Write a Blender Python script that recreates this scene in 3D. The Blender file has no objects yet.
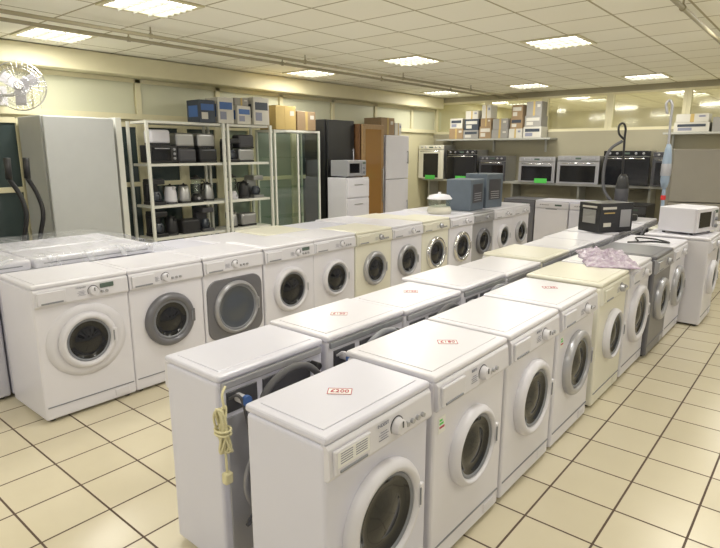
import bpy, bmesh, math, random
from mathutils import Vector, Matrix
from mathutils import noise as mn
random.seed(7)
R90=math.pi/2
col=bpy.context.scene.collection
sc=bpy.context.scene
sc.view_settings.view_transform='Standard'

# ---------------------------------------------------------------- materials
M={}
def mat(name,c,rough=.5,metal=0,noise=0,nscale=8,bump=0,emit=None,es=0,coat=0,c2=None):
    m=bpy.data.materials.new(name); m.use_nodes=True
    nt=m.node_tree; b=nt.nodes['Principled BSDF']
    b.inputs['Base Color'].default_value=(*c,1); b.inputs['Roughness'].default_value=rough
    b.inputs['Metallic'].default_value=metal
    b.inputs['Coat Weight'].default_value=coat
    if emit: b.inputs['Emission Color'].default_value=(*emit,1); b.inputs['Emission Strength'].default_value=es
    if noise or bump:
        tc=nt.nodes.new('ShaderNodeTexCoord'); n=nt.nodes.new('ShaderNodeTexNoise')
        n.inputs['Scale'].default_value=nscale; n.inputs['Detail'].default_value=3
        nt.links.new(tc.outputs['Object'],n.inputs['Vector'])
        if noise:
            mx=nt.nodes.new('ShaderNodeMix'); mx.data_type='RGBA'
            mx.inputs[6].default_value=(*[v*(1-noise) for v in c],1); mx.inputs[7].default_value=(*(c2 or [min(1,v*(1+noise)) for v in c]),1)
            nt.links.new(n.outputs['Fac'],mx.inputs[0]); nt.links.new(mx.outputs[2],b.inputs['Base Color'])
        if bump:
            bp=nt.nodes.new('ShaderNodeBump'); bp.inputs['Strength'].default_value=bump; bp.inputs['Distance'].default_value=.02
            nt.links.new(n.outputs['Fac'],bp.inputs['Height']); nt.links.new(bp.outputs['Normal'],b.inputs['Normal'])
    M[name]=m; return m

mat('white_enamel',(.71,.70,.76),.28,noise=.03,nscale=3)
mat('ivory_enamel',(.73,.71,.61),.3,noise=.03,nscale=3)
mat('cool_enamel',(.66,.66,.76),.28,noise=.03,nscale=3)
mat('white_plastic',(.67,.66,.71),.38)
mat('ivory_plastic',(.68,.66,.57),.4)
mat('silver_paint',(.17,.17,.19),.33,.3)
mat('light_silver',(.42,.42,.45),.3,.4)
mat('galvanised',(.33,.34,.36),.4,.5,noise=.2,nscale=25)
mat('grey_plastic',(.22,.23,.26),.4)
mat('dark_grey',(.06,.06,.07),.4)
mat('black_plastic',(.02,.02,.022),.35)
mat('black_gloss',(.012,.012,.014),.08)
mat('door_glass',(.010,.011,.014),.07)
mat('smoke_glass',(.07,.08,.10),.1)
mat('amber_glass',(.30,.16,.05),.1)
mat('chrome',(.7,.7,.72),.15,1)
mat('steel',(.45,.45,.45),.3,.8)
mat('rubber',(.10,.10,.11),.6)
mat('beige_cord',(.66,.61,.38),.5)
mat('blue_plastic',(.05,.12,.35),.4)
mat('pale_blue',(.26,.33,.42),.35)
mat('red_plastic',(.55,.03,.03),.4)
mat('card_brown',(.30,.21,.12),.8,noise=.15)
mat('card_yellow',(.48,.35,.13),.8,noise=.1)
mat('card_white',(.55,.53,.47),.7,noise=.08)
mat('card_grey',(.28,.27,.25),.7,noise=.1)
mat('card_blue',(.05,.12,.32),.6)
mat('card_dark',(.04,.05,.07),.6)
mat('paper',(.8,.8,.78),.7)
mat('paper_green',(.10,.62,.10),.6)
mat('ink_red',(.45,.04,.09),.6)
mat('ink_black',(.03,.03,.03),.6)
mat('ink_grey',(.22,.23,.30),.6)
mat('cream_wall',(.60,.56,.37),.6,noise=.06,nscale=2)
mat('far_wall',(.78,.75,.62),.6,noise=.04,nscale=2)
mat('pale_panel',(.62,.62,.46),.35,noise=.05,nscale=2)
mat('cream_trim',(.74,.69,.47),.5,noise=.04)
mat('lower_wall',(.38,.35,.25),.6,noise=.06,nscale=2)
mat('aluminium',(.60,.59,.50),.4,.2)
mat('shelf_paint',(.72,.72,.66),.45)
mat('shelf_grey',(.42,.42,.38),.45)
mat('wood_dark',(.16,.08,.035),.45,noise=.3,nscale=20)
mat('wood_mid',(.32,.20,.09),.45,noise=.3,nscale=20)
mat('cabinet_grey',(.50,.51,.50),.5,noise=.04)
mat('beige_grey',(.30,.28,.24),.45,.1,noise=.04)
mat('slate_blue',(.13,.16,.20),.45,.2,noise=.1)
mat('lamp_face',(1,1,1),.5,emit=(1,.99,.95),es=4)
mat('display_lcd',(.10,.14,.12),.2)
mat('bundle_plastic',(.26,.08,.32),.16,noise=.4,nscale=20,bump=.9,c2=(.85,.80,.88))
mat('window_dark',(.05,.07,.07),.08)
mat('window_pale',(.26,.31,.26),.12)
mat('pipe_paint',(.40,.36,.24),.5)

def glassmat(name,tint,fac):
    m=bpy.data.materials.new(name); m.use_nodes=True; nt=m.node_tree
    for n in list(nt.nodes): nt.nodes.remove(n)
    o=nt.nodes.new('ShaderNodeOutputMaterial'); t=nt.nodes.new('ShaderNodeBsdfTransparent'); g=nt.nodes.new('ShaderNodeBsdfGlossy')
    mx=nt.nodes.new('ShaderNodeMixShader'); t.inputs[0].default_value=(*tint,1); g.inputs['Roughness'].default_value=.08
    mx.inputs[0].default_value=fac; nt.links.new(t.outputs[0],mx.inputs[1]); nt.links.new(g.outputs[0],mx.inputs[2]); nt.links.new(mx.outputs[0],o.inputs[0])
    M[name]=m; return m
glassmat('clear_glass',(.88,.94,.90),.12)
glassmat('transom_glass',(.90,.91,.84),.12)
def wrapmat():
    m=bpy.data.materials.new('clear_wrap'); m.use_nodes=True; nt=m.node_tree
    for n in list(nt.nodes): nt.nodes.remove(n)
    o=nt.nodes.new('ShaderNodeOutputMaterial'); t=nt.nodes.new('ShaderNodeBsdfTransparent'); p=nt.nodes.new('ShaderNodeBsdfPrincipled')
    p.inputs['Base Color'].default_value=(.62,.64,.68,1); p.inputs['Roughness'].default_value=.15
    n=nt.nodes.new('ShaderNodeTexNoise'); n.inputs['Scale'].default_value=1.6; n.inputs['Distortion'].default_value=2.4; n.inputs['Detail'].default_value=2
    tc=nt.nodes.new('ShaderNodeTexCoord'); mp=nt.nodes.new('ShaderNodeMapping'); mp.inputs['Scale'].default_value=(1,2.4,1)
    nt.links.new(tc.outputs['Object'],mp.inputs[0]); nt.links.new(mp.outputs[0],n.inputs['Vector'])
    bp=nt.nodes.new('ShaderNodeBump'); bp.inputs['Strength'].default_value=.55; bp.inputs['Distance'].default_value=.06
    nt.links.new(n.outputs['Fac'],bp.inputs['Height']); nt.links.new(bp.outputs[0],p.inputs['Normal'])
    mr=nt.nodes.new('ShaderNodeMapRange'); mr.inputs[1].default_value=.45; mr.inputs[2].default_value=.7; mr.inputs[3].default_value=.14; mr.inputs[4].default_value=.5
    nt.links.new(n.outputs['Fac'],mr.inputs[0])
    mx=nt.nodes.new('ShaderNodeMixShader'); nt.links.new(mr.outputs[0],mx.inputs[0]); nt.links.new(t.outputs[0],mx.inputs[1]); nt.links.new(p.outputs[0],mx.inputs[2]); nt.links.new(mx.outputs[0],o.inputs[0])
    M['clear_wrap']=m
wrapmat()

def gridmat(name,c1,c2,line,size,off,lw,rough,bumpy,var):
    m=bpy.data.materials.new(name); m.use_nodes=True; nt=m.node_tree; N=nt.nodes; L=nt.links
    b=N['Principled BSDF']; tc=N.new('ShaderNodeTexCoord'); sep=N.new('ShaderNodeSeparateXYZ'); L.new(tc.outputs['Object'],sep.inputs[0])
    def mth(op,a,bv=None):
        n=N.new('ShaderNodeMath'); n.operation=op
        for i,v in enumerate((a,bv)):
            if v is None: continue
            if isinstance(v,(int,float)): n.inputs[i].default_value=v
            else: L.new(v,n.inputs[i])
        return n.outputs[0]
    masks=[];cells=[]
    for i in (0,1):
        v=mth('DIVIDE',mth('SUBTRACT',sep.outputs[i],off[i]),size)
        f=mth('FRACT',v); cells.append(mth('FLOOR',v))
        d=mth('ABSOLUTE',mth('SUBTRACT',f,.5))
        masks.append(mth('GREATER_THAN',d,.5-lw/size/2))
    mk=mth('MAXIMUM',masks[0],masks[1])
    cmb=N.new('ShaderNodeCombineXYZ'); L.new(cells[0],cmb.inputs[0]); L.new(cells[1],cmb.inputs[1])
    wn=N.new('ShaderNodeTexWhiteNoise'); wn.noise_dimensions='2D'; L.new(cmb.outputs[0],wn.inputs['Vector'])
    nz=N.new('ShaderNodeTexNoise'); nz.inputs['Scale'].default_value=3; nz.inputs['Detail'].default_value=5; L.new(tc.outputs['Object'],nz.inputs['Vector'])
    fac=mth('ADD',mth('MULTIPLY',wn.outputs['Value'],var),mth('MULTIPLY',nz.outputs['Fac'],1-var))
    mx=N.new('ShaderNodeMix'); mx.data_type='RGBA'; mx.inputs[6].default_value=(*c1,1); mx.inputs[7].default_value=(*c2,1); L.new(fac,mx.inputs[0])
    m2=N.new('ShaderNodeMix'); m2.data_type='RGBA'; L.new(mk,m2.inputs[0]); L.new(mx.outputs[2],m2.inputs[6]); m2.inputs[7].default_value=(*line,1)
    L.new(m2.outputs[2],b.inputs['Base Color'])
    r=mth('ADD',mth('MULTIPLY',mk,.5),rough); L.new(r,b.inputs['Roughness'])
    bp=N.new('ShaderNodeBump'); bp.inputs['Distance'].default_value=.004; bp.inputs['Strength'].default_value=bumpy
    h=mth('ADD',mth('MULTIPLY',mk,-1.0),mth('MULTIPLY',nz.outputs['Fac'],.4)); L.new(h,bp.inputs['Height']); L.new(bp.outputs[0],b.inputs['Normal'])
    M[name]=m
gridmat('floor_tiles',(.58,.52,.38),(.69,.63,.48),(.10,.065,.045),.31,(.02,.13),.010,.26,.5,.5)
gridmat('ceiling_tiles',(.93,.90,.75),(.97,.95,.82),(.48,.43,.28),.60,(-6.45,2.3),.020,.7,.6,.7)

# ---------------------------------------------------------------- mesh tools
class B:
    def __init__(s): s.bm=bmesh.new()
    def _add(s,t,mi,smooth):
        bmesh.ops.recalc_face_normals(t,faces=t.faces)
        for f in t.faces: f.material_index=mi; f.smooth=smooth
        me=bpy.data.meshes.new('tmp'); t.to_mesh(me); t.free(); s.bm.from_mesh(me); bpy.data.meshes.remove(me); return s
    def box(s,c,d,bev=0,seg=2,mi=0,rot=None):
        t=bmesh.new(); bmesh.ops.create_cube(t,size=1)
        for v in t.verts: v.co=Vector((v.co.x*d[0],v.co.y*d[1],v.co.z*d[2]))
        if bev: bmesh.ops.bevel(t,geom=list(t.edges),offset=min(bev,min(d)*.49),segments=seg,affect='EDGES',profile=.5)
        mt=Matrix.Translation(c)
        if rot: mt=mt@rot
        bmesh.ops.transform(t,matrix=mt,verts=t.verts)
        return s._add(t,mi,False)
    def lathe(s,prof,c=(0,0,0),axis='Z',seg=32,mi=0,sy=1,closed=False,smooth=True):
        t=bmesh.new(); rings=[]
        for r,h in prof:
            ring=[]
            for i in range(seg):
                a=2*math.pi*i/seg; p=(r*math.cos(a),r*math.sin(a)*1.0)
                if axis=='Z': co=(p[0],p[1],h)
                elif axis=='X': co=(h,p[0]*sy,p[1])
                else: co=(p[0],h,p[1])
                ring.append(t.verts.new(Vector(co)+Vector(c)))
            rings.append(ring)
        n=len(rings)
        for k in range(n if closed else n-1):
            a,b=rings[k],rings[(k+1)%n]
            for i in range(seg):
                j=(i+1)%seg; t.faces.new((a[i],a[j],b[j],b[i]))
        bmesh.ops.remove_doubles(t,verts=t.verts,dist=1e-5)
        return s._add(t,mi,smooth)
    def cyl(s,c,r,h,axis='Z',seg=20,mi=0,r2=None):
        r2=r if r2 is None else r2
        b=min(.1*h,.1*r)
        return s.lathe([(0,-h/2),(r-b,-h/2),(r,-h/2+b),(r2,h/2-b),(r2-b,h/2),(0,h/2)],c,axis,seg,mi,smooth=False)
    def prof(s,pts,y0,y1,mi=0,bev=0):
        t=bmesh.new(); a=[t.verts.new((x,y0,z)) for x,z in pts]; b=[t.verts.new((x,y1,z)) for x,z in pts]
        t.faces.new(a); t.faces.new(b[::-1]); n=len(pts)
        for i in range(n): t.faces.new((a[i],a[(i+1)%n],b[(i+1)%n],b[i]))
        if bev: bmesh.ops.bevel(t,geom=list(t.edges),offset=bev,segments=2,affect='EDGES',profile=.5)
        return s._add(t,mi,False)
    def plate(s,x0,x1,hy,hz,r,mi=0):
        # rounded-square plate facing +X
        t=bmesh.new(); pts=[]
        for q,(sy,sz) in enumerate(((1,1),(-1,1),(-1,-1),(1,-1))):
            for i in range(9):
                a=q*R90+i*R90/8; pts.append((sy*(hy-r)+r*math.cos(a),sz*(hz-r)+r*math.sin(a)))
        A=[t.verts.new((x0,y,z)) for y,z in pts]; C=[t.verts.new((x1-.004,y,z)) for y,z in pts]; D=[t.verts.new((x1,y*.98,z*.98)) for y,z in pts]
        n=len(pts)
        for P,Q in ((A,C),(C,D)):
            for i in range(n): t.faces.new((P[i],P[(i+1)%n],Q[(i+1)%n],Q[i]))
        t.faces.new(D); t.faces.new(A[::-1])
        return s._add(t,mi,False)
    def tube(s,pts,r,seg=8,mi=0,sub=6,cap=True):
        P=[Vector(p) for p in pts]; Q=[]
        if sub>1 and len(P)>2:
            for i in range(len(P)-1):
                p0=P[max(i-1,0)];p1=P[i];p2=P[i+1];p3=P[min(i+2,len(P)-1)]
                for k in range(sub):
                    u=k/sub; Q.append(.5*((2*p1)+(p2-p0)*u+(2*p0-5*p1+4*p2-p3)*u*u+(3*p1-p0-3*p2+p3)*u**3))
            Q.append(P[-1])
        else: Q=P
        t=bmesh.new(); rings=[]; nrm=None
        for i,q in enumerate(Q):
            d=(Q[min(i+1,len(Q)-1)]-Q[max(i-1,0)]).normalized()
            if nrm is None: nrm=d.orthogonal().normalized()
            nrm=(nrm-d*nrm.dot(d))
            nrm=nrm.normalized() if nrm.length>1e-6 else d.orthogonal().normalized()
            bn=d.cross(nrm)
            rings.append([t.verts.new(q+r*(math.cos(2*math.pi*k/seg)*nrm+math.sin(2*math.pi*k/seg)*bn)) for k in range(seg)])
        for a,b in zip(rings,rings[1:]):
            for k in range(seg): t.faces.new((a[k],a[(k+1)%seg],b[(k+1)%seg],b[k]))
        if cap: t.faces.new(rings[0]); t.faces.new(rings[-1][::-1])
        return s._add(t,mi,True)
    def done(s,name,mats):
        me=bpy.data.meshes.new(name); s.bm.to_mesh(me); s.bm.free()
        for m in mats: me.materials.append(M[m])
        return me
cache={}
def mk(key,mats,fn):
    k=(key,tuple(mats))
    if k not in cache:
        b=B(); fn(b); cache[k]=b.done('mesh_'+key.split('|')[0],mats)
    return cache[k]
def thing(name,label,cat,loc,rz=0,group=None,mesh=None):
    o=bpy.data.objects.new(name,mesh); col.objects.link(o); o.location=loc; o.rotation_euler=(0,0,rz)
    o['label']=label; o['category']=cat
    if group: o['group']=group
    if mesh is None: o.empty_display_size=.1
    return o
def part(par,name,me,loc=(0,0,0),rot=(0,0,0),label=None):
    o=bpy.data.objects.new(name,me); col.objects.link(o); o.parent=par; o.location=loc; o.rotation_euler=rot
    if label: o['label']=label
    return o
def struct(name,me,loc=(0,0,0)):
    o=bpy.data.objects.new(name,me); col.objects.link(o); o.location=loc; o['kind']='structure'; return o
def textmesh(s,size,m):
    k=('txt',s,size,m)
    if k in cache: return cache[k]
    cu=bpy.data.curves.new('t','FONT'); cu.body=s; cu.size=size; cu.align_x='CENTER'; cu.align_y='CENTER'; cu.extrude=.0006
    o=bpy.data.objects.new('t',cu); col.objects.link(o); bpy.context.view_layer.update()
    me=bpy.data.meshes.new_from_object(o.evaluated_get(bpy.context.evaluated_depsgraph_get()))
    bpy.data.objects.remove(o); me.materials.clear(); me.materials.append(M[m]); cache[k]=me; return me
FRONT=(R90,0,R90)

# ---------------------------------------------------------------- room
XL=-7.0; YB=10.9; CH=2.82
b=B(); b.box(((XL+5)/2,6.5,-.05),(5-XL,21,.1)); struct('floor',b.done('floor',['floor_tiles']))
b=B(); b.box(((XL+5)/2,6.5,CH+.03),(5-XL,21,.06)); struct('ceiling',b.done('ceiling',['ceiling_tiles']))
b=B(); b.box((XL-.06,7,CH/2),(.12,20,CH)); struct('wall_left',b.done('wl',['cream_wall']))
b=B(); b.box((XL+.14,4,2.70),(.26,13.7,.22),.01); struct('trim_1',b.done('soffit',['cream_trim']))
b=B()
for i in range(11):
    y=i*1.22-2.2; b.box((XL+.02,y,2.35),(.04,.07,.46)); b.box((XL+.008,y+.61,2.35),(.012,1.12,.40),mi=1)
b.box((XL+.025,4,2.12),(.05,13.7,.07)); b.box((XL+.02,4,2.56),(.04,13.7,.05)); struct('trim_2',b.done('mull',['cream_trim','pale_panel']))
wi=1
for (y0,y1,m) in ((.3,1.5,'window_pale'),(1.5,2.5,'window_dark'),(2.5,3.3,'window_dark'),(3.3,3.9,'window_dark'),(3.9,4.5,'window_dark'),(4.5,5.1,'window_dark'),(5.1,5.7,'window_pale'),(5.7,6.6,'window_pale'),(6.6,7.6,'window_dark')):
    b=B(); b.box((XL+.012,(y0+y1)/2,1.1),(.02,y1-y0-.1,1.9),mi=1)
    for yy in (y0+.035,y1-.035): b.box((XL+.025,yy,1.04),(.05,.07,2.0),.004)
    for z in (.1,1.27,2.02): b.box((XL+.024,(y0+y1)/2,z),(.045,y1-y0-.14,.06),.004)
    struct('window_%d'%wi,b.done('win',['cream_trim',m])); wi+=1
b=B(); b.box(((XL+5)/2,YB+.06,1.03),(5-XL,.12,2.06)); b.box(((XL+5)/2,YB+.06,2.77),(5-XL,.12,.1)); struct('wall_back',b.done('wb',['lower_wall']))
xs=[-7.0,-5.72,-4.5,-3.3,-2.07,-.85,.4,1.6,2.8,4.0,5.0]
for a,c in zip(xs,xs[1:]):
    b=B(); b.box(((a+c)/2,YB+.06,2.39),(c-a-.1,.01,.62),mi=1)
    b.box((a+.03,YB+.05,2.39),(.06,.1,.66)); b.box((c-.03,YB+.05,2.39),(.055,.1,.66))
    b.box(((a+c)/2,YB+.05,2.085),(c-a-.12,.1,.05)); b.box(((a+c)/2,YB+.05,2.70),(c-a-.12,.1,.04))
    struct('window_%d'%wi,b.done('win',['cream_trim','transom_glass'])); wi+=1
b=B(); b.box(((XL+5)/2,16.9,CH/2),(5-XL,.1,CH)); struct('wall_far',b.done('wf',['far_wall']))
b=B(); b.box((XL+.008,6,.06),(.016,9.6,.12)); struct('baseboard_left',b.done('bb',['wood_dark']))
b=B(); b.box((-1,YB-.008,.06),(11.8,.016,.12)); struct('baseboard_back',b.done('bb',['wood_dark']))

# ---------------------------------------------------------------- ceiling lights
def fixture(x,y,glow=1):
    t=thing('ceiling_light','recessed square fluorescent ceiling light with louvre grid','ceiling light',(x,y,CH-.001),0,'recessed ceiling lights')
    def fr(b):
        for s in (-1,1):
            b.box((s*.28,0,-.006),(.04,.6,.012)); b.box((0,s*.28,-.006),(.52,.04,.012))
    part(t,'frame',mk('fr',['cream_trim'],fr))
    part(t,'diffuser',mk('dif',['lamp_face'],lambda b:b.box((0,0,-.004),(.52,.52,.006))))
    def lv(b):
        for i in range(-2,3): b.box((i*.09,0,-.018),(.005,.52,.02))
        for i in range(-1,2): b.box((0,i*.13,-.018),(.52,.006,.022))
    part(t,'louvre',mk('lv',['aluminium'],lv))
    if glow:
        l=bpy.data.lights.new('fixture_lamp','AREA'); l.shape='SQUARE'; l.size=.46; l.energy=20*glow; l.color=(1,.97,.89)
        o=bpy.data.objects.new('fixture_lamp',l); col.objects.link(o); o.parent=t; o.location=(0,0,-.04)
for x in (-6.15,-4.35,-2.45,-.65,1.15,2.95):
    for y in (-1.0,2.6,6.2,9.8): fixture(x,y,.6 if x>1 else 1)
for x in (-6.15,-4.35,-2.45,-.65):
    fixture(x,13.4,2.6)
for x,z in ((-5.05,2.73),(-5.45,2.75),(-1.05,2.73)):
    b=B(); b.tube([(0,-3.5,0),(0,10.85,0)],.017,sub=1)
    for y in range(-3,11,2): b.cyl((0,y,.035),.008,.09); b.cyl((0,y,0),.024,.03,'Y')
    thing('ceiling_pipe','thin painted conduit pipe hung below the tiled ceiling','pipe',(x,0,z),0,'ceiling pipes',b.done('pipe',['pipe_paint']))

# ---------------------------------------------------------------- washing machines
def washer(x,y,rz=0,W=.59,D=.55,H=.86,body='white_enamel',plas='white_plastic',ring='white_plastic',panel=None,glass='door_glass',R=.19,rt=.06,
           dz=.46,dy=0,logo=None,surround=None,ssy=1.08,square=None,display=False,dialy=.09,nb=3,back=False,handle=1,label=None,simple=False,group='washing machines standing in rows',name='washing_machine',rot=0,chart=False,sticker=False):
    panel=panel or plas
    t=thing(name,label or 'white front-loading washing machine standing in a row','washing machine',(x,y,0),rz+rot,group)
    fx=D/2; k='%.2f_%.2f_%.3f'%(W,D,H)
    def fb(b):
        b.box((0,0,.02+(H-.05)/2),(D,W,H-.05),.014,3)
        b.box((fx+.001,0,.105),(.006,W-.03,.006),mi=1)
        b.box((fx+.001,W*.33,.065),(.008,.10,.05),.003,1,mi=2)
    part(t,'body',mk('wb|'+k,[body,'grey_plastic',plas],fb))
    part(t,'top_panel',mk('wt|'+k,[body],lambda b:(b.box((0,0,H-.014),(D+.012,W+.002,.028),.011,3),b.box((0,0,H+.001),(D-.07,W-.07,.004),.0015,1))))
    fm=mk('wfoot',['black_plastic'],lambda b:b.cyl((0,0,.0125),.02,.025))
    for sx in (-1,1):
        for sy in (-1,1): part(t,'foot',fm,(sx*(fx-.05),sy*(W/2-.05),0))
    part(t,'control_panel',mk('wc|'+k,[panel],lambda b:b.prof([(fx-.02,H-.145),(fx+.010,H-.145),(fx+.020,H-.13),(fx+.013,H-.04),(fx+.004,H-.028),(fx-.02,H-.028)],-W/2+.004,W/2-.004,bev=.003)))
    if not simple:
        part(t,'detergent_drawer',mk('wd|'+k,[plas,'grey_plastic'],lambda b:(b.box((fx+.021,-W/2+.105,H-.086),(.014,.17,.082),.005),b.box((fx+.029,-W/2+.105,H-.116),(.006,.13,.010),.002,1,mi=1))))
        if chart: part(t,'programme_chart',mk('wch|'+k,['paper','ink_grey'],lambda b:(b.box((fx+.0285,-W/2+.105,H-.077),(.001,.15,.05)),[b.box((fx+.0292,-W/2+.07+.07*(i%2),H-.058-.008*(i//2)),(.0008,.055,.003),mi=1) for i in range(10)])))
        part(t,'program_dial',mk('wdl',['light_silver' if panel!='white_plastic' else plas,'dark_grey'],lambda b:(b.cyl((.014,0,0),.030,.028,'X',28,r2=.026),b.box((.029,0,.013),(.003,.005,.022),mi=1),b.lathe([(.036,.001),(.036,.003),(.033,.003)],(0,0,0),'X',28,mi=1))),(fx+.015,dialy,H-.088))
        bm_=mk('wbt',['light_silver'],lambda b:b.cyl((.006,0,0),.009,.014,'X',14))
        for i in range(nb): part(t,'push_button',bm_,(fx+.016,dialy+.055+i*.032,H-.102))
        if display:
            part(t,'display',mk('wds',['display_lcd'],lambda b:b.box((.003,0,0),(.008,.09,.03),.003,1)),(fx+.017,dialy+.09,H-.064))
        if nb: part(t,'printed_scale',mk('wps',['ink_grey'],lambda b:[b.box((0,-.02+.0,.010-i*.009),(.001,.05 if i%2 else .035,.0022)) for i in range(4)]),(fx+.0195,dialy-.055,H-.088))
        if logo: part(t,'logo_lettering',textmesh(logo,.017,'ink_grey'),(fx+.0175,dialy-.075,H-.054),FRONT)
        if sticker: part(t,'energy_sticker',mk('wst',['paper','paper_green','ink_red'],lambda b:(b.box((0,0,0),(.001,.05,.07)),b.box((.001,-.008,.02),(.001,.02,.008),mi=1),b.box((.001,-.004,.006),(.001,.028,.008),mi=1),b.box((.001,0,-.01),(.001,.035,.008),mi=2))),(fx+.0007,-W*.4,H-.215))
        if surround:
            part(t,'door_surround',mk('ws|%s%.2f%.2f'%(k,R,ssy),[surround],lambda b:b.lathe([(R+.055,fx-.004),(R+.05,fx+.008),(R+.01,fx+.014),(R-.02,fx+.006)],(0,0,0),'X',48,sy=ssy)),(0,dy,dz))
        if square:
            part(t,'door_surround',mk('wsq|%s'%k,[square],lambda b:b.plate(fx-.004,fx+.010,.272,.245,.10)),(0,dy,dz),label='dark silver rounded-square panel around the door')
        dr=part(t,'door',mk('wdr|%s%.3f_%.3f'%(k,R,rt),[ring],lambda b:b.lathe([(R,fx-.002),(R+.002,fx+.018),(R-.006,fx+.034),(R-.018,fx+.042),(R-rt*.6,fx+.044),(R-rt+.006,fx+.038),(R-rt,fx+.024),(R-rt,fx-.001)],(0,0,0),'X',56)),(0,dy,dz))
        r=R-rt
        part(dr,'door_seal',mk('wse|%s%.3f'%(k,r),['grey_plastic'],lambda b:b.lathe([(r+.001,fx+.026),(r-.006,fx+.032),(r-.016,fx+.022),(r-.02,fx+.012)],(0,0,0),'X',48)))
        def gl(b):
            b.lathe([(r-.015,fx+.024),(r-.03,fx+.018),(r*.72,fx+.012),(r*.55,fx+.014),(r*.3,fx+.026),(0,fx+.032)],(0,0,0),'X',48)
        part(dr,'door_glass',mk('wg|%s%.3f'%(k,r),[glass],gl))
        part(dr,'door_handle',mk('wh|%s%.3f'%(k,R),[ring,'grey_plastic'],lambda b:(b.box((fx+.040,handle*(R-rt*.45),0),(.018,rt*.6,.10),.007),b.box((fx+.048,handle*(R-rt*.65),0),(.006,.008,.07),.002,1,mi=1))))
    if back:
        bx=-fx
        def bp(b):
            b.box((bx-.003,0,.37),(.008,W-.07,.62),.003)
            b.lathe([(.19,bx-.006),(.185,bx-.014),(.165,bx-.014),(.16,bx-.007),(.08,bx-.007),(.075,bx-.016),(0,bx-.016)],(0,0,.36),'X',36)
            b.box((bx-.006,0,H-.045),(.014,W-.03,.03),.005)
            b.box((bx-.002,W*.30,H-.12),(.006,.15,.085),.002,1,mi=1)
            b.box((bx-.002,-W*.12,H-.12),(.006,.27,.085),.002,1,mi=1)
            for i in range(6): b.box((bx-.008,-.2+i*.018,.62),(.004,.008,.06),mi=1)
        part(t,'back_panel',mk('bp|'+k,['galvanised' if back==2 else 'light_silver','dark_grey'],bp))
        part(t,'inlet_valve',mk('iv',['blue_plastic','white_plastic'],lambda b:(b.cyl((-.03,0,0),.018,.06,'X',mi=1),b.cyl((-.058,0,0),.022,.018,'X'))),(bx,W*.34,H-.11))
        part(t,'hose_clip',mk('iv2',['black_plastic'],lambda b:b.cyl((-.022,0,0),.018,.05,'X')),(bx,-W*.38,H-.1))
        part(t,'drain_hose',mk('dh|'+k,['grey_plastic' if back==2 else 'rubber'],lambda b:b.tube([(bx-.02,-.18,.12),(bx-.05,-.24,.4),(bx-.06,-.23,.66),(bx-.08,-.12,.80),(bx-.085,.02,.82),(bx-.07,.13,.72),(bx-.045,.1,.45)],.015)))
        part(t,'power_cord',mk('pc|'+k,['white_plastic' if back==2 else 'dark_grey'],lambda b:b.tube([(bx-.01,.24,.76),(bx-.06,.21,.74),(bx-.05,.15,.3),(bx-.03,.2,.2),(bx-.04,.1,.35),(bx-.03,.06,.5)],.006)))
    return t

WM=dict
Lrow=[
 WM(D=.54,W=.60,surround='white_plastic',R=.185,rt=.045,logo='Hotpoint',dialy=.06,display=True,nb=2,label='white washing machine with wide white oval door surround'),
 WM(ring='silver_paint',R=.195,rt=.055,dialy=-.02,label='white washing machine with thick silver-grey door ring'),
 WM(ring='light_silver',R=.215,rt=.03,glass='smoke_glass',dialy=.0,square='silver_paint',dz=.455,label='white washing machine with dark silver panel around large smoked door'),
 WM(ring='white_plastic',R=.20,rt=.045,display=True,label='white washing machine with wide dark porthole'),
 WM(ring='white_plastic',R=.175,rt=.035,label='white washing machine with small porthole'),
 WM(body='ivory_enamel',plas='ivory_plastic',ring='light_silver',R=.18,rt=.04,label='ivory washing machine with pale metallic door ring'),
 WM(body='white_enamel',ring='light_silver',R=.18,rt=.04,label='white washing machine with metallic door ring'),
 WM(body='ivory_enamel',plas='ivory_plastic',ring='chrome',R=.20,rt=.05,label='ivory washing machine with chrome door ring'),
 WM(ring='chrome',R=.20,rt=.05,label='white washing machine with bright chrome door ring'),
 WM(body='light_silver',plas='light_silver',ring='silver_paint',R=.18,rt=.04,label='silver washing machine between white ones'),
 WM(ring='white_plastic',R=.17,rt=.04,label='white washing machine with plain white door ring'),
 WM(ring='light_silver',R=.17,rt=.04,label='white washing machine with pale grey door ring, end of row')]
for i,s in enumerate(Lrow):
    s['H']=.895; s.setdefault('dz',.49)
    s.setdefault('D',.51)
    washer(-3.59-s['D']/2+(random.uniform(-.01,.01) if i else 0),1.52+.598*i,**s)
for i in range(13):
    washer(-4.49,.93+.602*i,math.pi,W=.59,D=.58,H=.86+(0,0,0,0,0,.01,0,.015,0,-.01)[i%10],body=('cool_enamel','white_enamel','ivory_enamel')[i%3] if i>3 else 'cool_enamel',simple=True,
      label='white appliance standing back to back with the display row')
for i in range(3):
    washer(-5.2,1.15+.61*i,math.pi,W=.6,D=.58,H=.86,body='white_enamel',simple=True,label='white appliance under clear plastic sheeting')
mids=[dict(W=.57,D=.35,back=1,body='cool_enamel',label='slim white washing machine seen from its back, hose hooked up'),
 dict(back=2,D=.39),dict(back=1,D=.39,body='white_enamel'),dict(back=2,D=.46),dict(back=1,D=.42),dict(back=1,body='ivory_enamel',D=.5),dict(back=1,D=.44),dict(back=1,D=.5),dict(D=.5,back=1),dict(back=1,D=.5),dict(back=1,D=.5)]
for i,s in enumerate(mids):
    s.setdefault('label','white washing machine turned with its back to the next row')
    s.setdefault('H',.86-(.0,.0,.01,.0,.015)[i%5])
    D=s['D']; washer(-1.665-D/2-.005,1.44+.61*i,math.pi,**s)
FR=-1.045
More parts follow.
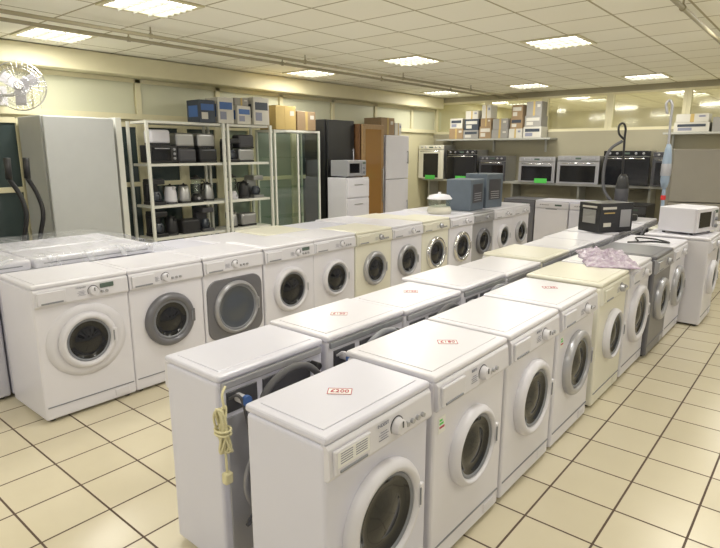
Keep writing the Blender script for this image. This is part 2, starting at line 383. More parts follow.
Rrow=[
 (1.36,WM(W=.56,D=.36,R=.20,rt=.045,dz=.46,logo='INDESIT',body='cool_enamel',dialy=.06,nb=4,chart=True,label='slim white washing machine with large dark porthole, end of row')),
 (1.98,WM(W=.6,D=.44,R=.175,rt=.035,logo='BEKO',dialy=.05,sticker=True,label='white washing machine with small dark porthole')),
 (2.60,WM(W=.59,D=.44,R=.195,rt=.045,logo='BOSCH',label='white washing machine with dark porthole and white ring')),
 (3.23,WM(W=.59,D=.46,R=.195,rt=.045,ring='light_silver',sticker=True,label='white washing machine with pale grey door ring')),
 (3.93,WM(W=.59,D=.50,R=.175,rt=.03,body='ivory_enamel',plas='ivory_plastic',label='off-white washing machine with narrow door ring')),
 (4.57,WM(W=.59,D=.50,R=.225,rt=.06,label='white washing machine with extra large white door ring')),
 (5.19,WM(W=.59,D=.50,body='silver_paint',plas='light_silver',ring='light_silver',R=.18,label='dark silver washing machine with pale door ring')),
 (5.80,WM(W=.59,D=.50,R=.19,ring='light_silver')),
]
for y,s in Rrow:
    s.setdefault('label','white washing machine with silver door ring')
    washer(FR-s['D']/2+(.03 if y>5 else 0),y,**s)
washer(-1.12,6.45,W=.60,D=.57,R=.17,label='white tumble dryer carrying a microwave oven',H=.88)
washer(-1.25,7.08,W=.59,D=.53,body='ivory_enamel',plas='ivory_plastic'); washer(-1.25,7.70,W=.59,D=.53)

def pricetag(x,y,z,txt,rz):
    t=thing('price_label','white paper price label with red border and red price','price label',(x,y,z),rz,'price labels on machines',
       mk('ptag',['paper','ink_red'],lambda b:(b.box((0,0,.0006),(.085,.05,.0012)),b.box((0,.0235,.0015),(.085,.0025,.001),mi=1),b.box((0,-.0235,.0015),(.085,.0025,.001),mi=1),b.box((.0415,0,.0015),(.0025,.045,.001),mi=1),b.box((-.0415,0,.0015),(.0025,.045,.001),mi=1))))
    part(t,'price_lettering',textmesh(txt,.033,'ink_red'),(0,0,.0022))
for x,y,z,s,a in ((-1.225,1.35,.863,'£200',36),(-1.21,2.04,.863,'£180',40),(-1.87,2.06,.863,'£120',38),(-1.26,3.32,.863,'£150',40),(-1.88,2.72,.853,'£120',36)):
    pricetag(x,y,z+.0005,s,math.radians(a))
b=B()
b.tube([(-.03,.03,.27),(-.01,.0,.25),(.0,.0,.20)],.005)
for k in range(7):
    o=.007*(k-3); ph=.25*k
    b.tube([(.004*math.sin(k*2.1)+.03*math.cos(a+ph)*.6+o*.3,-.012+.012*math.sin(a*2+k)+o*.5,.12+.085*math.sin(a+ph*.3)) for a in [i*2*math.pi/12 for i in range(13)]],.005,6,sub=3,cap=False)
for z in (.11,.125): b.tube([(.034*math.cos(a),-.012+.026*math.sin(a),z) for a in [i*2*math.pi/12 for i in range(13)]],.005,6,sub=2,cap=False)
b.tube([(.01,-.012,.04),(.015,-.015,-.01),(.01,-.01,-.05)],.005); b.box((.01,-.01,-.07),(.03,.035,.045),.007)
thing('power_cord','bundled cream mains cord hanging down the machine corner','cable',(-1.60,1.135,.56),0,None,b.done('cord',['beige_cord']))

# ---------------------------------------------------------------- generic goods
def carton(x,y,z,w,d,h,m,stripe=None,rz=0,label='cardboard carton',grp='cartons stacked on shelves'):
    def f(b):
        b.box((0,0,h/2),(d,w,h),.004,1)
        b.box((0,0,h+.0005),(d*1.0-.01,.04,.002),mi=1)
        if stripe:
            b.box((d/2+.001,0,h*.68),(.003,w*.8,h*.28),mi=1); b.box((d/2+.001,-w*.18,h*.3),(.003,w*.4,h*.3),mi=2)
            b.box((0,-w/2-.001,h*.5),(d*.7,.003,h*.5),mi=1)
        else:
            b.box((d/2+.001,0,h*.5),(.002,w*.12,h*.99),mi=1)
            b.box((d/2+.001,w*.3,h*.7),(.002,w*.2,h*.2),mi=2)
    return thing('cardboard_box',label,'box',(x,y,z),rz,grp,mk('ct|%.2f%.2f%.2f%s'%(w,d,h,stripe),[m,stripe or 'card_yellow','card_white' if m!='card_white' else 'ink_grey'],f))

def microwave(x,y,z,rz,m='white_plastic',w=.47,h=.28,d=.35,label='white countertop microwave oven'):
    t=thing('microwave_oven',label,'microwave',(x,y,z),rz)
    part(t,'body',mk('mwb%s%.2f'%(m,w),[m,'dark_grey'],lambda b:(b.box((0,0,h/2+.01),(d,w,h-.02),.008),[b.cyl((sx*d*.38,sy*w*.4,.006),.015,.012,mi=1) for sx in(-1,1) for sy in (-1,1)])))
    dd=part(t,'door',mk('mwd%s%.2f'%(m,w),[m],lambda b:b.box((d/2+.01,-w*.12,h/2+.01),(.022,w*.74,h-.03),.006)))
    part(dd,'door_window',mk('mww%.2f'%w,['black_gloss'],lambda b:b.box((d/2+.021,-w*.15,h/2+.01),(.004,w*.52,h*.56),.0015,1)))
    part(dd,'door_handle',mk('mwh%.2f'%w,['light_silver'],lambda b:b.box((d/2+.032,w*.2,h/2+.01),(.018,.015,h*.6),.005)))
    part(t,'control_panel',mk('mwp%s%.2f'%(m,w),[m,'display_lcd','grey_plastic'],lambda b:(b.box((d/2+.008,w*.37,h/2+.01),(.018,w*.22,h-.03),.004),b.box((d/2+.018,w*.37,h*.83),(.003,w*.15,.03),mi=1),b.cyl((d/2+.025,w*.37,h*.55),.02,.02,'X',mi=2),b.cyl((d/2+.025,w*.37,h*.28),.02,.02,'X',mi=2))))
    return t

def oven(x,y,z,rz,m='black_gloss',trim='steel',w=.6,h=.5,d=.5,tag=None,label='built-in electric oven on a wall shelf',win=.84):
    t=thing('built_in_oven',label,'oven',(x,y,z),rz,'built-in ovens on the wall shelf')
    part(t,'body',mk('ob%s%.2f%.2f'%(m,w,h),['steel'],lambda b:b.box((-.01,0,h/2),(d-.02,w-.04,h),.005)))
    part(t,'control_panel',mk('oc%s%s%.2f%.2f'%(m,trim,w,h),[trim,'display_lcd'],lambda b:(b.box((d/2+.01,0,h-.045),(.02,w,.085),.004),b.box((d/2+.021,0,h-.045),(.002,.1,.03),mi=1))))
    kn=mk('ok',['light_silver'],lambda b:b.cyl((.01,0,0),.018,.024,'X',18))
    for s in (-.36,-.2,.2,.36): part(t,'knob',kn,(d/2+.02,w*s,h-.045))
    dd=part(t,'door',mk('od%s%s%.2f%.2f'%(m,trim,w,h),[trim],lambda b:b.box((d/2+.012,0,(h-.1)/2),(.024,w,h-.105),.004)))
    part(dd,'door_window',mk('ow%s%.2f%.2f%.2f'%(m,w,h,win),[m],lambda b:b.box((d/2+.025,0,(h-.12)/2-.01),(.004,w*win,h-.2),.001,1)))
    part(dd,'door_handle',mk('oh%.2f%.2f'%(w,h),['chrome'],lambda b:(b.tube([(d/2+.06,-w*.4,h-.13),(d/2+.06,w*.4,h-.13)],.008,10,sub=1),b.cyl((d/2+.04,-w*.36,h-.13),.006,.04,'X'),b.cyl((d/2+.04,w*.36,h-.13),.006,.04,'X'))))
    if tag is not None:
        part(t,'price_tag',mk('ogt',['paper_green'],lambda b:(b.box((0,0,0),(.003,.24,.085)))),(d/2+.04,tag,.035),label='green paper price tag')
    return t

def under_counter(x,y,rz,m,label,panel='white_plastic',name='dishwasher'):
    w,d,h=.595,.55,.85
    t=thing(name,label,'dishwasher',(x,y,0),rz,'dishwashers along the back wall')
    part(t,'body',mk('ub'+m,[m,'black_plastic'],lambda b:(b.box((0,0,.46),(d,w,.74),.006),b.box((-.03,0,.05),(d-.06,w-.02,.1),mi=1))))
    part(t,'top_panel',mk('ut'+m,[m],lambda b:b.box((0,0,.84),(d+.02,w,.02),.006)))
    part(t,'control_panel',mk('up'+panel,[panel,'display_lcd','dark_grey'],lambda b:(b.box((d/2+.013,0,.77),(.024,w-.01,.1),.006),b.box((d/2+.026,.12,.775),(.002,.12,.03),mi=1),[b.cyl((d/2+.028,-.2+i*.035,.775),.008,.006,'X',12,mi=2) for i in range(5)])))
    part(t,'door',mk('ud'+m,[m,'grey_plastic'],lambda b:(b.box((d/2+.012,0,.41),(.022,w-.01,.6),.006),b.box((d/2+.022,0,.705),(.01,.2,.012),mi=1))))
    return t

G='small appliances on the shelves'
def kettle(x,y,z,rz,m):
    t=thing('kettle','electric jug kettle on a shelf','kettle',(x,y,z),rz,G)
    part(t,'base',mk('kb',['black_plastic'],lambda b:b.cyl((0,0,.012),.085,.024,r2=.078)))
    part(t,'body',mk('kk'+m,[m],lambda b:(b.lathe([(0,.025),(.08,.025),(.082,.05),(.074,.14),(.06,.21),(.055,.22),(0,.222)],seg=28),b.prof([(.05,.16),(.095,.215),(.055,.218)],-.018,.018))))
    part(t,'lid',mk('kl',['black_plastic'],lambda b:(b.lathe([(.054,.222),(.045,.235),(.012,.24),(.012,.252),(0,.255)],seg=24))))
    part(t,'handle',mk('kh',['black_plastic'],lambda b:b.tube([(-.05,0,.215),(-.11,0,.215),(-.125,0,.16),(-.11,0,.09),(-.075,0,.07)],.011)))
def toaster(x,y,z,rz,m):
    t=thing('toaster','two-slot toaster on a shelf','toaster',(x,y,z),rz,G)
    part(t,'body',mk('tb'+m,[m,'black_plastic'],lambda b:(b.box((0,0,.1),(.17,.27,.17),.03,3),b.box((0,0,.012),(.16,.26,.024),.004,mi=1),b.box((.03,0,.1855),(.03,.19,.003),mi=1),b.box((-.03,0,.1855),(.03,.19,.003),mi=1))))
    part(t,'lever',mk('tl',['black_plastic'],lambda b:b.box((0,.145,.11),(.04,.025,.014),.004)))
    part(t,'browning_dial',mk('tk',['light_silver'],lambda b:b.cyl((.04,.138,.06),.013,.014,'Y',16)))
def coffee(x,y,z,rz,m):
    t=thing('coffee_maker','filter coffee maker with glass jug on a shelf','coffee maker',(x,y,z),rz,G)
    part(t,'body',mk('cb'+m,[m],lambda b:(b.box((0,0,.02),(.24,.18,.04),.008),b.box((-.08,0,.16),(.08,.17,.26),.015),b.box((.01,0,.285),(.22,.18,.07),.015))))
    part(t,'glass_jug',mk('cj',['smoke_glass'],lambda b:b.lathe([(0,.045),(.055,.045),(.065,.09),(.05,.15),(.042,.165)],(.04,0,0),seg=24)))
    part(t,'jug_handle',mk('ch',['black_plastic'],lambda b:b.tube([(.09,0,.14),(.125,0,.13),(.125,0,.08),(.1,0,.07)],.008)))
def blender_m(x,y,z,rz,m):
    t=thing('blender','jug blender on a shelf','blender',(x,y,z),rz,G)
    part(t,'base',mk('bb'+m,[m,'light_silver'],lambda b:(b.lathe([(0,0),(.085,0),(.08,.05),(.055,.11),(0,.11)],seg=24),b.cyl((.075,0,.05),.018,.02,'X',mi=1))))
    part(t,'jug',mk('bj',['clear_glass'],lambda b:b.lathe([(.045,.11),(.07,.3)],seg=24)))
    part(t,'lid',mk('bl',['black_plastic'],lambda b:b.lathe([(.072,.298),(.07,.32),(.03,.325),(.028,.345),(0,.345)],seg=24)))
    part(t,'handle',mk('bh',['black_plastic'],lambda b:b.tube([(.0,.065,.27),(0,.105,.26),(0,.1,.16),(0,.055,.15)],.008)))
def minioven(x,y,z,rz,m):
    t=thing('mini_oven','small tabletop oven on a shelf','mini oven',(x,y,z),rz,G)
    part(t,'body',mk('mo'+m,[m],lambda b:b.box((0,0,.115),(.26,.36,.21),.012)))
    part(t,'door',mk('mod',['black_gloss','light_silver'],lambda b:(b.box((.133,-.04,.115),(.012,.25,.16),.003),b.tube([(.155,-.14,.18),(.155,.06,.18)],.006,sub=1,mi=1))))
    kn=mk('mok',['light_silver'],lambda b:b.cyl((.138,0,0),.016,.02,'X',16))
    for z2 in (.06,.115,.17): part(t,'knob',kn,(0,.135,z2))
def fryer(x,y,z,rz,m):
    t=thing('deep_fryer','rounded deep fryer with lid on a shelf','deep fryer',(x,y,z),rz,G)
    part(t,'body',mk('df'+m,[m],lambda b:b.lathe([(0,0),(.11,0),(.125,.03),(.13,.13),(.12,.16),(0,.16)],seg=28)))
    part(t,'lid',mk('dfl',['dark_grey'],lambda b:b.lathe([(.122,.161),(.115,.19),(.07,.215),(0,.22)],seg=28)))
    part(t,'handle',mk('dfh',['black_plastic'],lambda b:b.box((.17,0,.13),(.1,.03,.025),.008)))

LEV=[.25,.63,1.03,1.54,2.05]
SO=.12
def shelving(y0,y1):
    t=thing('shelving_unit','tall white open metal shelving unit against the glazed wall','shelving',(-6.55,(y0+y1)/2+SO,0),0,'shelving units')
    w=y1-y0
    pm=mk('sp',['shelf_paint'],lambda b:(b.box((0,0,1.025),(.035,.035,2.05),.003,1)))
    for sx in (-.22,.22):
        for sy in (-1,1): part(t,'post',pm,(sx,sy*(w/2-.025),0))
    for z in LEV: part(t,'shelf',mk('ss%.2f'%w,['shelf_paint'],lambda b:b.box((0,0,-.016),(.395,w-.1,.032),.002,1)),(0,0,z))
shelving(3.47,4.62); shelving(4.64,5.44)
plan={ .25:[(fryer,'white_plastic'),(toaster,'steel'),(minioven,'steel'),(0,0),(fryer,'steel'),(toaster,'white_plastic')],
 .63:[(coffee,'black_plastic'),(kettle,'black_plastic'),(toaster,'black_plastic'),(coffee,'dark_grey'),(0,0),(kettle,'steel'),(toaster,'steel'),(kettle,'black_plastic')],
 1.03:[(coffee,'black_plastic'),(kettle,'white_plastic'),(kettle,'steel'),(blender_m,'black_plastic'),(kettle,'steel'),(0,0),(blender_m,'white_plastic'),(kettle,'black_plastic'),(coffee,'steel')],
 1.54:[(minioven,'black_plastic'),(toaster,'dark_grey'),(toaster,'black_plastic'),(0,0),(coffee,'black_plastic'),(toaster,'steel'),(kettle,'dark_grey')]}
wd={minioven:.38,toaster:.31,coffee:.195,kettle:.19,fryer:.27,blender_m:.21}
for z,l in plan.items():
    y=3.55
    for k,m in l:
        if k==0: y=4.72; continue
        w=wd[k]
        lim=4.56 if y<4.6 else 5.38
        if y+w>lim+.04: continue
        k(-6.53+random.uniform(-.02,.05),y+w/2+SO,z+.002,random.uniform(-.03,.03) if k in(minioven,toaster,coffee) else random.uniform(-.4,.4),m)
        if z>1.5 and k in(minioven,toaster): toaster(-6.53,y+w/2+SO,z+(.225 if k is minioven else .192),0,('steel','dark_grey','white_plastic')[int(y*10)%3])
        y+=w+random.uniform(.0,.01)
carton(-6.45,4.47,2.052,.24,.28,.28,'card_dark','card_blue',0,'dark printed appliance carton on top of shelving')
carton(-6.45,4.76,2.052,.25,.28,.33,'card_white','card_blue',0,'white and blue kettle carton on top of shelving')
carton(-6.45,5.05,2.052,.25,.28,.24,'card_white','card_blue',.1,'white kettle carton with blue print on top of shelving')
carton(-6.45,5.36,2.052,.28,.3,.37,'card_white','card_dark',0,'tall white and dark carton on top of shelving')
carton(-6.45,5.05,2.295,.22,.24,.10,'card_grey',None,-.1,'flat grey carton on a kettle carton')
t=thing('display_cabinet','tall glass display cabinet with aluminium frame and glass shelves','cabinet',(-6.55,6.09,0))
def fc(b):
    for sx in (-.2,.2):
        for sy in (-.46,.46): b.box((sx,sy,1.0),(.03,.03,2.0),.002,1)
    for z in (.015,.25,1.985):
        for sx in (-.2,.2): b.box((sx,0,z),(.03,.89,.03))
        for sy in (-.46,.46): b.box((0,sy,z),(.37,.03,.03))
    b.box((.2,0,1.1),(.02,.03,1.7)); b.box((0,0,.13),(.38,.9,.2))
part(t,'frame',mk('dcf',['shelf_paint'],fc))
for sy in (-.235,.235): part(t,'glass_door',mk('dcd',['clear_glass'],lambda b:b.box((.205,0,1.11),(.006,.42,1.68))),(0,sy,0))
for z in (.7,1.15,1.6): part(t,'glass_shelf',mk('dcs',['clear_glass'],lambda b:b.box((0,0,0),(.37,.88,.008))),(0,0,z))
carton(-6.5,5.84,2.002,.42,.34,.34,'card_yellow',None,.05,'yellowish cardboard carton on the display cabinet')
carton(-6.5,6.29,2.002,.36,.34,.28,'card_brown',None,-.1,'brown cardboard carton on the display cabinet')
t=thing('drawer_cabinet','low white cabinet under a microwave','cabinet',(-6.08,6.95,0))
part(t,'body',mk('dst',['white_plastic'],lambda b:b.box((0,0,.64),(.4,.56,1.28),.006)))
for z in (.45,.8,1.11):
    dd=part(t,'drawer',mk('dsd',['white_enamel'],lambda b:b.box((.21,0,0),(.02,.53,.28),.004)),(0,0,z))
    part(dd,'handle',mk('dsh',['steel'],lambda b:b.box((.227,0,.06),(.016,.2,.012),.003,1)))
microwave(-6.08,6.95,1.282,0,'light_silver',label='silver microwave oven on a white cabinet',w=.46,h=.27)
def tallfridge(x,y,w,d,h,m,label,split=.62,name='fridge_freezer',gl=None,frame=None,hd=True,rz=0):
    t=thing(name,label,'refrigerator' if name!='storage_cabinet' else 'cabinet',(x,y,0),rz)
    part(t,'body',mk('tf%s%.2f%.2f'%(m,w,h),[m,'black_plastic'],lambda b:(b.box((-.015,0,h/2+.02),(d-.03,w,h-.04),.01),b.box((-.02,0,.02),(d-.08,w-.04,.04),mi=1))))
    segs=[(.05,h*split-.005),(h*split+.005,h-.005)] if split else [(.05,h-.005)]
    for a,c in segs:
        dd=part(t,'door',mk('td%s%.2f%.2f%.2f'%(frame or m,w,h,a),[frame or m],lambda b:b.box((d/2+.018,0,(a+c)/2),(.04,w-.004,c-a),.012)))
        if gl: part(dd,'door_window',mk('tw%.2f%.2f%.2f'%(w,h,a),[gl],lambda b:b.box((d/2+.039,0,(a+c)/2),(.005,w-.16,c-a-.16),.002,1)))
        if hd: part(dd,'door_handle',mk('th%.2f%.2f%.2f'%(w,h,a),['light_silver'],lambda b:(b.tube([(d/2+.065,w*.42,a+(c-a)*.35),(d/2+.065,w*.42,a+(c-a)*.65)],.01,sub=1),b.cyl((d/2+.05,w*.42,a+(c-a)*.37),.007,.03,'X'),b.cyl((d/2+.05,w*.42,a+(c-a)*.63),.007,.03,'X'))))
    return t
tallfridge(-6.70,7.16,.66,.5,2.2,'black_plastic','tall black fridge freezer against the wall',.4)
tallfridge(-6.6,7.83,.6,.6,2.15,'wood_dark','tall wine cabinet with wooden frame and amber glass door',None,'wine_cabinet','amber_glass','wood_mid')
tallfridge(-6.6,8.55,.7,.6,1.98,'white_enamel','tall white fridge freezer beside the wine cabinet',.6)
carton(-6.6,8.42,1.99,.4,.4,.3,'card_brown',None,0,'brown carton on top of white fridge')
carton(-6.6,8.76,1.99,.24,.35,.22,'card_white',None,.1,'small white carton on top of white fridge')
tallfridge(-6.58,2.80,.74,.62,2.05,'cabinet_grey','large plain pale grey storage cabinet',None,'storage_cabinet',hd=False)
tallfridge(-1.45,8.75,.66,.6,1.72,'beige_grey','grey-beige fridge freezer standing behind the microwave',.6,rz=-R90*.8)
t=thing('white_panel','narrow white panel leaning beside the grey cabinet','panel',(-6.55,3.26,0),0,None,mk('board',['shelf_paint'],lambda b:b.box((0,0,1.03),(.5,.07,2.06),.004)))
for k,(yy,xx) in enumerate(((2.0,-6.05),(2.19,-6.12))):
    b=B(); b.tube([(0,0,0),(.02,.02,.4),(-.02,.05,.75),(.02,.10,1.05),(.0,.08,1.25),(-.01,.0,1.42)],.022,10); b.cyl((0,0,.02),.05,.05,mi=0); b.tube([(-.01,0,1.42),(0,.0,1.62)],.03,10,sub=1)
    thing('vacuum_hose','black ribbed vacuum hose standing upright','vacuum hose',(xx,yy,.005),.3*k,'vacuum hoses',b.done('vh',['black_plastic']))
t=thing('black_bag','black zipped carry bag standing on its end','bag',(-6.2,1.7,0))
part(t,'body',mk('bag',['black_plastic'],lambda b:(b.box((0,0,.58),(.3,.34,1.16),.08,4))))
part(t,'handle',mk('bagh',['dark_grey'],lambda b:b.tube([(0,-.1,1.15),(0,-.08,1.24),(0,.08,1.24),(0,.1,1.15)],.012)))
t=thing('wall_fan','white wall-mounted fan with round wire grille','fan',(-6.98,2.33,2.32))
part(t,'bracket',mk('fb',['white_plastic'],lambda b:(b.box((.0,0,-.05),(.03,.12,.2),.006),b.tube([(.01,0,-.05),(.35,0,-.06),(.5,.0,-.02)],.018))))
fhead=part(t,'motor_housing',mk('fm',['white_plastic'],lambda b:(b.lathe([(0,-.09),(.05,-.085),(.07,-.03),(.06,.02),(.02,.03),(0,.03)],axis='X'))),(.58,0,0),(0,0,-.5))
def blades(b):
    for k in range(3):
        a=k*2*math.pi/3+.5
        rm=Matrix.Rotation(a,4,'X')@Matrix.Translation((0,.11,0))@Matrix.Rotation(.35,4,'Y')
        b.box(tuple(rm.translation),(.006,.15,.11),.003,2,rot=rm.to_3x3().to_4x4())
    b.cyl((0,0,0),.035,.03,'X')
part(fhead,'blades',mk('fbl',['white_plastic'],blades),(.07,0,0))
def grille(b):
    for r,x in ((.235,.07),(.232,.10),(.17,.12),(.1,.13),(.04,.135)):
        b.tube([(x,r*math.cos(a),r*math.sin(a)) for a in [i*2*math.pi/40 for i in range(41)]],.003,6,sub=1,cap=False)
    b.tube([(.02,.2*math.cos(a),.2*math.sin(a)) for a in [i*2*math.pi/40 for i in range(41)]],.002,6,sub=1,cap=False)
    for i in range(28):
        a=i*2*math.pi/28; c,s=math.cos(a),math.sin(a)
        b.tube([(.135,.03*c,.03*s),(.12,.17*c,.17*s),(.085,.235*c,.235*s),(.02,.2*c,.2*s),(-.02,.06*c,.06*s)],.0016,4,sub=2)
    b.cyl((.136,0,0),.035,.008,'X')
part(fhead,'grille',mk('fg',['chrome'],grille))

# ---------------------------------------------------------------- plastic sheeting
def sheet(name,label,x0,x1,y0,y1,zf,m,nx=50,ny=90):
    bm=bmesh.new(); vs=[]
    for i in range(nx+1):
        row=[]
        for j in range(ny+1):
            x=x0+(x1-x0)*i/nx; y=y0+(y1-y0)*j/ny
            row.append(bm.verts.new((x+.01*mn.noise(Vector((x*5,y*5,9))),y+.05*mn.noise(Vector((x*3,y*3,5))),zf(x,y))))
        vs.append(row)
    for i in range(nx):
        for j in range(ny): bm.faces.new((vs[i][j],vs[i+1][j],vs[i+1][j+1],vs[i][j+1]))
    for f in bm.faces: f.smooth=True
    me=bpy.data.meshes.new('sheet'); bm.to_mesh(me); bm.free(); me.materials.append(M[m])
    return thing(name,label,'plastic sheet',(0,0,0),0,None,me)
def zf(x,y):
    z=.958+.016*abs(mn.noise(Vector((x*2,y*5,0))))+.004*mn.noise(Vector((x*7,y*9,3)))
    if y<.55: z-=(.55-y)*4.5
    if y>2.44: z-=(y-2.44)*.9
    if x>-4.24: z-=(x+4.24)*1.4
    if y>.62: z=max(z,.874)
    return z
sheet('plastic_sheet','thin clear plastic film draped over long white appliances',-5.45,-4.185,.50,2.62,zf,'clear_wrap')
for i,(x,y) in enumerate(((-4.5,1.02),(-4.5,1.96),(-5.0,1.02),(-5.0,1.96))):
    t=thing('boxed_unit','long white appliance lying flat under plastic film','appliance',(x,y,.866),.0,'appliances under plastic film')
    part(t,'body',mk('hobb',['white_enamel','grey_plastic'],lambda b:(b.box((0,0,.037),(.47,.92,.074),.02,3),b.box((.236,0,.035),(.002,.8,.008),mi=1))))

# ---------------------------------------------------------------- back wall goods
b=B(); b.box((-4.2,10.62,1.10),(5.4,.56,.04)); 
for x in (-6.85,-5.6,-4.9,-3.6,-2.4,-1.55): b.box((x,10.7,.54),(.04,.36,1.08))
thing('wall_shelf','long grey shelf holding built-in ovens','shelf',(0,0,0),0,None,b.done('ws',['shelf_grey']))
RB=-R90
oven(-6.66,10.55,1.122,RB,'black_gloss','ivory_enamel',.62,.70,.5,.0,'white cooker with dark window and green price tag',win=.6)
oven(-5.92,10.55,1.122,RB,'black_gloss','black_gloss',.70,.60,.5,.0,'black built-in oven with green price tag')
oven(-5.23,10.55,1.122,RB,'black_gloss','dark_grey',.56,.48,.5,None,'small dark grey oven with wide window')
oven(-4.32,10.55,1.122,RB,'black_gloss','light_silver',.70,.47,.5,.1,'steel built-in oven with green price tag')
oven(-3.56,10.55,1.122,RB,'black_gloss','light_silver',.74,.49,.5,None,'steel built-in oven with black glass door')
oven(-2.76,10.55,1.122,RB,'black_gloss','black_gloss',.74,.58,.5,None,'black built-in oven with glossy glass door')
oven(-2.04,10.55,1.122,RB,'black_gloss','dark_grey',.62,.56,.5,None,'dark grey built-in oven with black glass')
under_counter(-4.35,9.95,RB,'silver_paint','silver-grey dishwasher by the back wall','silver_paint')
under_counter(-3.74,9.95,RB,'white_enamel','white dishwasher with dark display by the back wall')
under_counter(-3.13,9.95,RB,'cool_enamel','white dishwasher by the back wall')
under_counter(-2.52,9.95,RB,'black_plastic','black dishwasher by the back wall','dark_grey')
b=B(); b.box((-5.45,10.71,1.93),(2.5,.36,.03))
for x in (-6.5,-5.5,-4.4): b.box((x,10.85,1.80),(.03,.05,.24))
thing('high_shelf','high wall shelf stacked with cartons','shelf',(0,0,0),0,None,b.done('hs',['shelf_grey']))
cols=['card_brown','card_white','card_grey','card_white','card_brown','card_dark','card_grey']
random.seed(11)
x=-6.4; n=0
while x<-4.4:
    w=random.uniform(.26,.44); z=1.946
    if x+w>-4.18: break
    for lv in range(3 if n%3 else 2):
        h=random.uniform(.15,.26)
        if z+h>2.62: break
        carton(x+w/2,10.70,z,w-.02-.03*lv,.32-.02*lv,h,cols[(n*2+lv*3)%7],(None,'card_dark','card_white',None)[(n+lv)%4],RB+random.uniform(-.04,.04),'worn carton stacked on the high wall shelf')
        z+=h+.001
    x+=w; n+=1
b=B(); b.box((-1.6,10.71,1.98),(1.4,.36,.03))
for x in (-2.2,-1.0): b.box((x,10.85,1.85),(.03,.05,.24))
thing('high_shelf','short wall shelf with white cartons','shelf',(0,0,0),0,None,b.done('hs2',['shelf_grey']))
carton(-1.9,10.70,1.996,.5,.3,.15,'card_white','card_dark',RB,'long white carton on wall shelf')
carton(-1.9,10.70,2.148,.46,.3,.13,'card_white',None,RB,'long white carton on wall shelf')
carton(-1.4,10.70,1.996,.42,.3,.22,'card_grey',None,RB,'grey carton on wall shelf')

def applback(x,y,z,w,h,rz):
    t=thing('appliance_casing','dark slate-grey metal appliance casing on machine tops','appliance',(x,y,z),rz,'appliance casings')
    part(t,'body',mk('ab%.2f'%w,['slate_blue'],lambda b:b.box((0,0,h/2),(.36,w,h),.008)))
    part(t,'vent_panel',mk('av%.2f'%w,['dark_grey','light_silver'],lambda b:(b.box((.182,0,h/2+.02),(.006,w*.7,h*.6),.002,1),[b.box((.187,0,.14+i*.03),(.004,w*.5,.01),mi=1) for i in range(4)])))
applback(-3.91,6.93,.899,.46,.42,.1); applback(-3.91,7.47,.899,.42,.48,-.1)
t=thing('food_steamer','white round food steamer with clear lid on machine tops','food steamer',(-3.9,6.25,.899),.3)
part(t,'base',mk('fs1',['ivory_plastic'],lambda b:b.lathe([(0,0),(.15,0),(.16,.04),(.14,.09),(0,.09)],seg=32)))
part(t,'bowl',mk('fs2',['clear_glass'],lambda b:b.lathe([(.13,.09),(.15,.19)],seg=32)))
part(t,'tray_rim',mk('fs3',['white_plastic'],lambda b:b.lathe([(.152,.185),(.165,.19),(.16,.2),(.14,.2)],seg=32,closed=True)))
part(t,'lid',mk('fs4',['white_plastic'],lambda b:b.lathe([(.155,.2),(.13,.235),(.06,.25),(.02,.25),(.02,.275),(0,.275)],seg=32)))
t=thing('appliance_box','black printed appliance carton with product picture','box',(-1.82,6.22,.865),-.5)
part(t,'carton',mk('ab1',['black_plastic'],lambda b:b.box((0,0,.15),(.30,.44,.30),.004)))
part(t,'printed_picture',mk('ab2',['card_white','steel','card_yellow','ink_red'],lambda b:(b.box((.152,.12,.14),(.002,.14,.18),mi=1),b.box((.1525,-.1,.25),(.002,.18,.025)),b.box((.1525,-.1,.2),(.002,.14,.012),mi=2),b.box((.1525,-.12,.08),(.002,.10,.04),mi=0),b.box((0,-.2215,.16),(.18,.002,.14),mi=1),b.box((0,-.2225,.26),(.2,.002,.02),mi=0))))
# crumpled plastic bag
bm=bmesh.new(); NX,NY=36,56
top=[];bot=[]
for i in range(NX+1):
    r1=[];r2=[]
    for j in range(NY+1):
        u=i/NX*2-1; v=j/NY*2-1
        e=max(0,1-abs(u)**4)*max(0,1-abs(v)**4)
        wob=1+.14*mn.noise(Vector((u*2,v*3,1)))
        x=.185*u*wob; y=.36*v*(1+.08*mn.noise(Vector((u*3,v,7))))
        h=.006+e*(.026+.05*abs(mn.noise(Vector((u*3,v*6,2))))+.030*mn.noise(Vector((u*6,v*12,4))))
        r1.append(bm.verts.new((x,y,max(h,.004)))); r2.append(bm.verts.new((x,y,0)))
    top.append(r1);bot.append(r2)
for i in range(NX):
    for j in range(NY):
        bm.faces.new((top[i][j],top[i+1][j],top[i+1][j+1],top[i][j+1])); bm.faces.new((bot[i][j],bot[i][j+1],bot[i+1][j+1],bot[i+1][j]))
for i in range(NX):
    bm.faces.new((top[i][0],bot[i][0],bot[i+1][0],top[i+1][0])); bm.faces.new((top[i][NY],top[i+1][NY],bot[i+1][NY],bot[i][NY]))
for j in range(NY):
    bm.faces.new((top[0][j],top[0][j+1],bot[0][j+1],bot[0][j])); bm.faces.new((top[NX][j],bot[NX][j],bot[NX][j+1],top[NX][j+1]))
for f in bm.faces: f.smooth=True
me=bpy.data.meshes.new('bag'); bm.to_mesh(me); bm.free(); me.materials.append(M['bundle_plastic'])
thing('plastic_bag','crumpled shiny purple and white plastic bag on machine tops','plastic bag',(-1.29,4.52,.8635),.45,None,me)
microwave(-1.10,6.48,.885,-.25,'white_plastic',w=.46,h=.26)
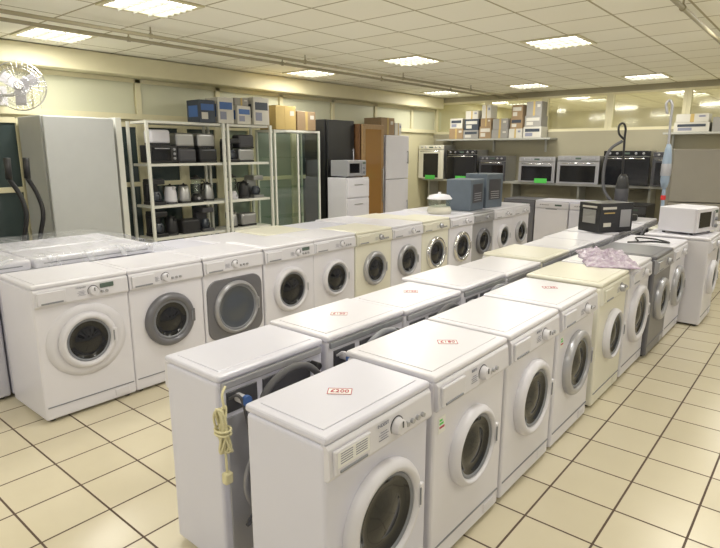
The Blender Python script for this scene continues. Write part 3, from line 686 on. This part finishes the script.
def upright(x,y,z,rz,m,m2,h,label):
    t=thing('vacuum_cleaner',label,'vacuum cleaner',(x,y,z),rz,'upright vacuum cleaners')
    part(t,'floor_head',mk('vf'+m,[m],lambda b:(b.box((.04,0,.045),(.2,.26,.08),.025,3),b.cyl((-.07,.1,.04),.035,.03,'Y'),b.cyl((-.07,-.1,.04),.035,.03,'Y'))))
    part(t,'body',mk('vb'+m+m2,[m,m2],lambda b:(b.lathe([(0,.09),(.05,.1),(.07,.2),(.075,.4),(.055,.52),(.03,.56),(0,.56)],(-.03,0,0),seg=24),b.lathe([(.071,.22),(.078,.23),(.078,.38),(.073,.39)],(-.03,0,0),seg=24,mi=1))))
    part(t,'handle',mk('vh%s%.1f'%(m,h),[m],lambda b:b.tube([(-.04,0,.52),(-.06,0,h-.2),(-.06,0,h-.06),(-.1,0,h),(-.15,0,h-.03),(-.14,0,h-.12),(-.07,0,h-.18)],.013)))
    part(t,'hose',mk('vo%s%.1f'%(m,h),['rubber'],lambda b:b.tube([(-.09,.04,.2),(-.2,.12,.4),(-.2,.1,h-.35),(-.07,.02,h-.2)],.018)))
upright(-1.95,7.3,.86,.9,'black_plastic','dark_grey',1.15,'black upright vacuum cleaner standing on machine tops')
t=thing('vacuum_cleaner','slim pale blue and grey stick vacuum cleaner with red band','vacuum cleaner',(-1.44,6.98,.864),.2,'upright vacuum cleaners')
part(t,'floor_head',mk('sv1',['light_silver'],lambda b:b.box((.03,0,.03),(.12,.22,.05),.018,3)))
part(t,'tube',mk('sv2',['pale_blue','red_plastic'],lambda b:(b.tube([(0,0,.05),(-.01,0,.5),(-.015,0,.9)],.02,12),b.cyl((-.008,0,.32),.026,.05,mi=1))))
part(t,'body',mk('sv3',['pale_blue','light_silver'],lambda b:(b.lathe([(0,.42),(.03,.43),(.045,.5),(.048,.72),(.035,.84),(.02,.9),(0,.9)],(-.01,0,0),seg=24),b.lathe([(.049,.56),(.052,.57),(.052,.68),(.049,.69)],(-.01,0,0),seg=24,mi=1))))
part(t,'handle',mk('sv4',['light_silver'],lambda b:b.tube([(-.015,0,.88),(-.02,0,1.15),(-.02,0,1.3),(-.05,0,1.36),(-.08,0,1.32),(-.06,0,1.22)],.013)))
b=B(); b.tube([(0,0,.012),(.1,.1,.012),(.2,.05,.03),(.3,.2,.012),(.15,.35,.012),(0,.3,.02),(.05,.15,.012)],.008)
thing('loose_cable','black cable lying loose on machine tops','cable',(-1.38,5.45,.864),0,None,b.done('lc',['black_plastic']))

# ---------------------------------------------------------------- world, camera
w=bpy.data.worlds.new('w'); sc.world=w; w.use_nodes=True
w.node_tree.nodes['Background'].inputs[0].default_value=(1,.97,.88,1); w.node_tree.nodes['Background'].inputs[1].default_value=.42
cam=bpy.data.cameras.new('camera'); cam.lens=28; cam.sensor_width=36; cam.clip_start=.05
co=bpy.data.objects.new('camera',cam); col.objects.link(co); co.location=(0,0,1.68); co.rotation_euler=(math.radians(90-12.29),0,math.radians(40))
sc.camera=co
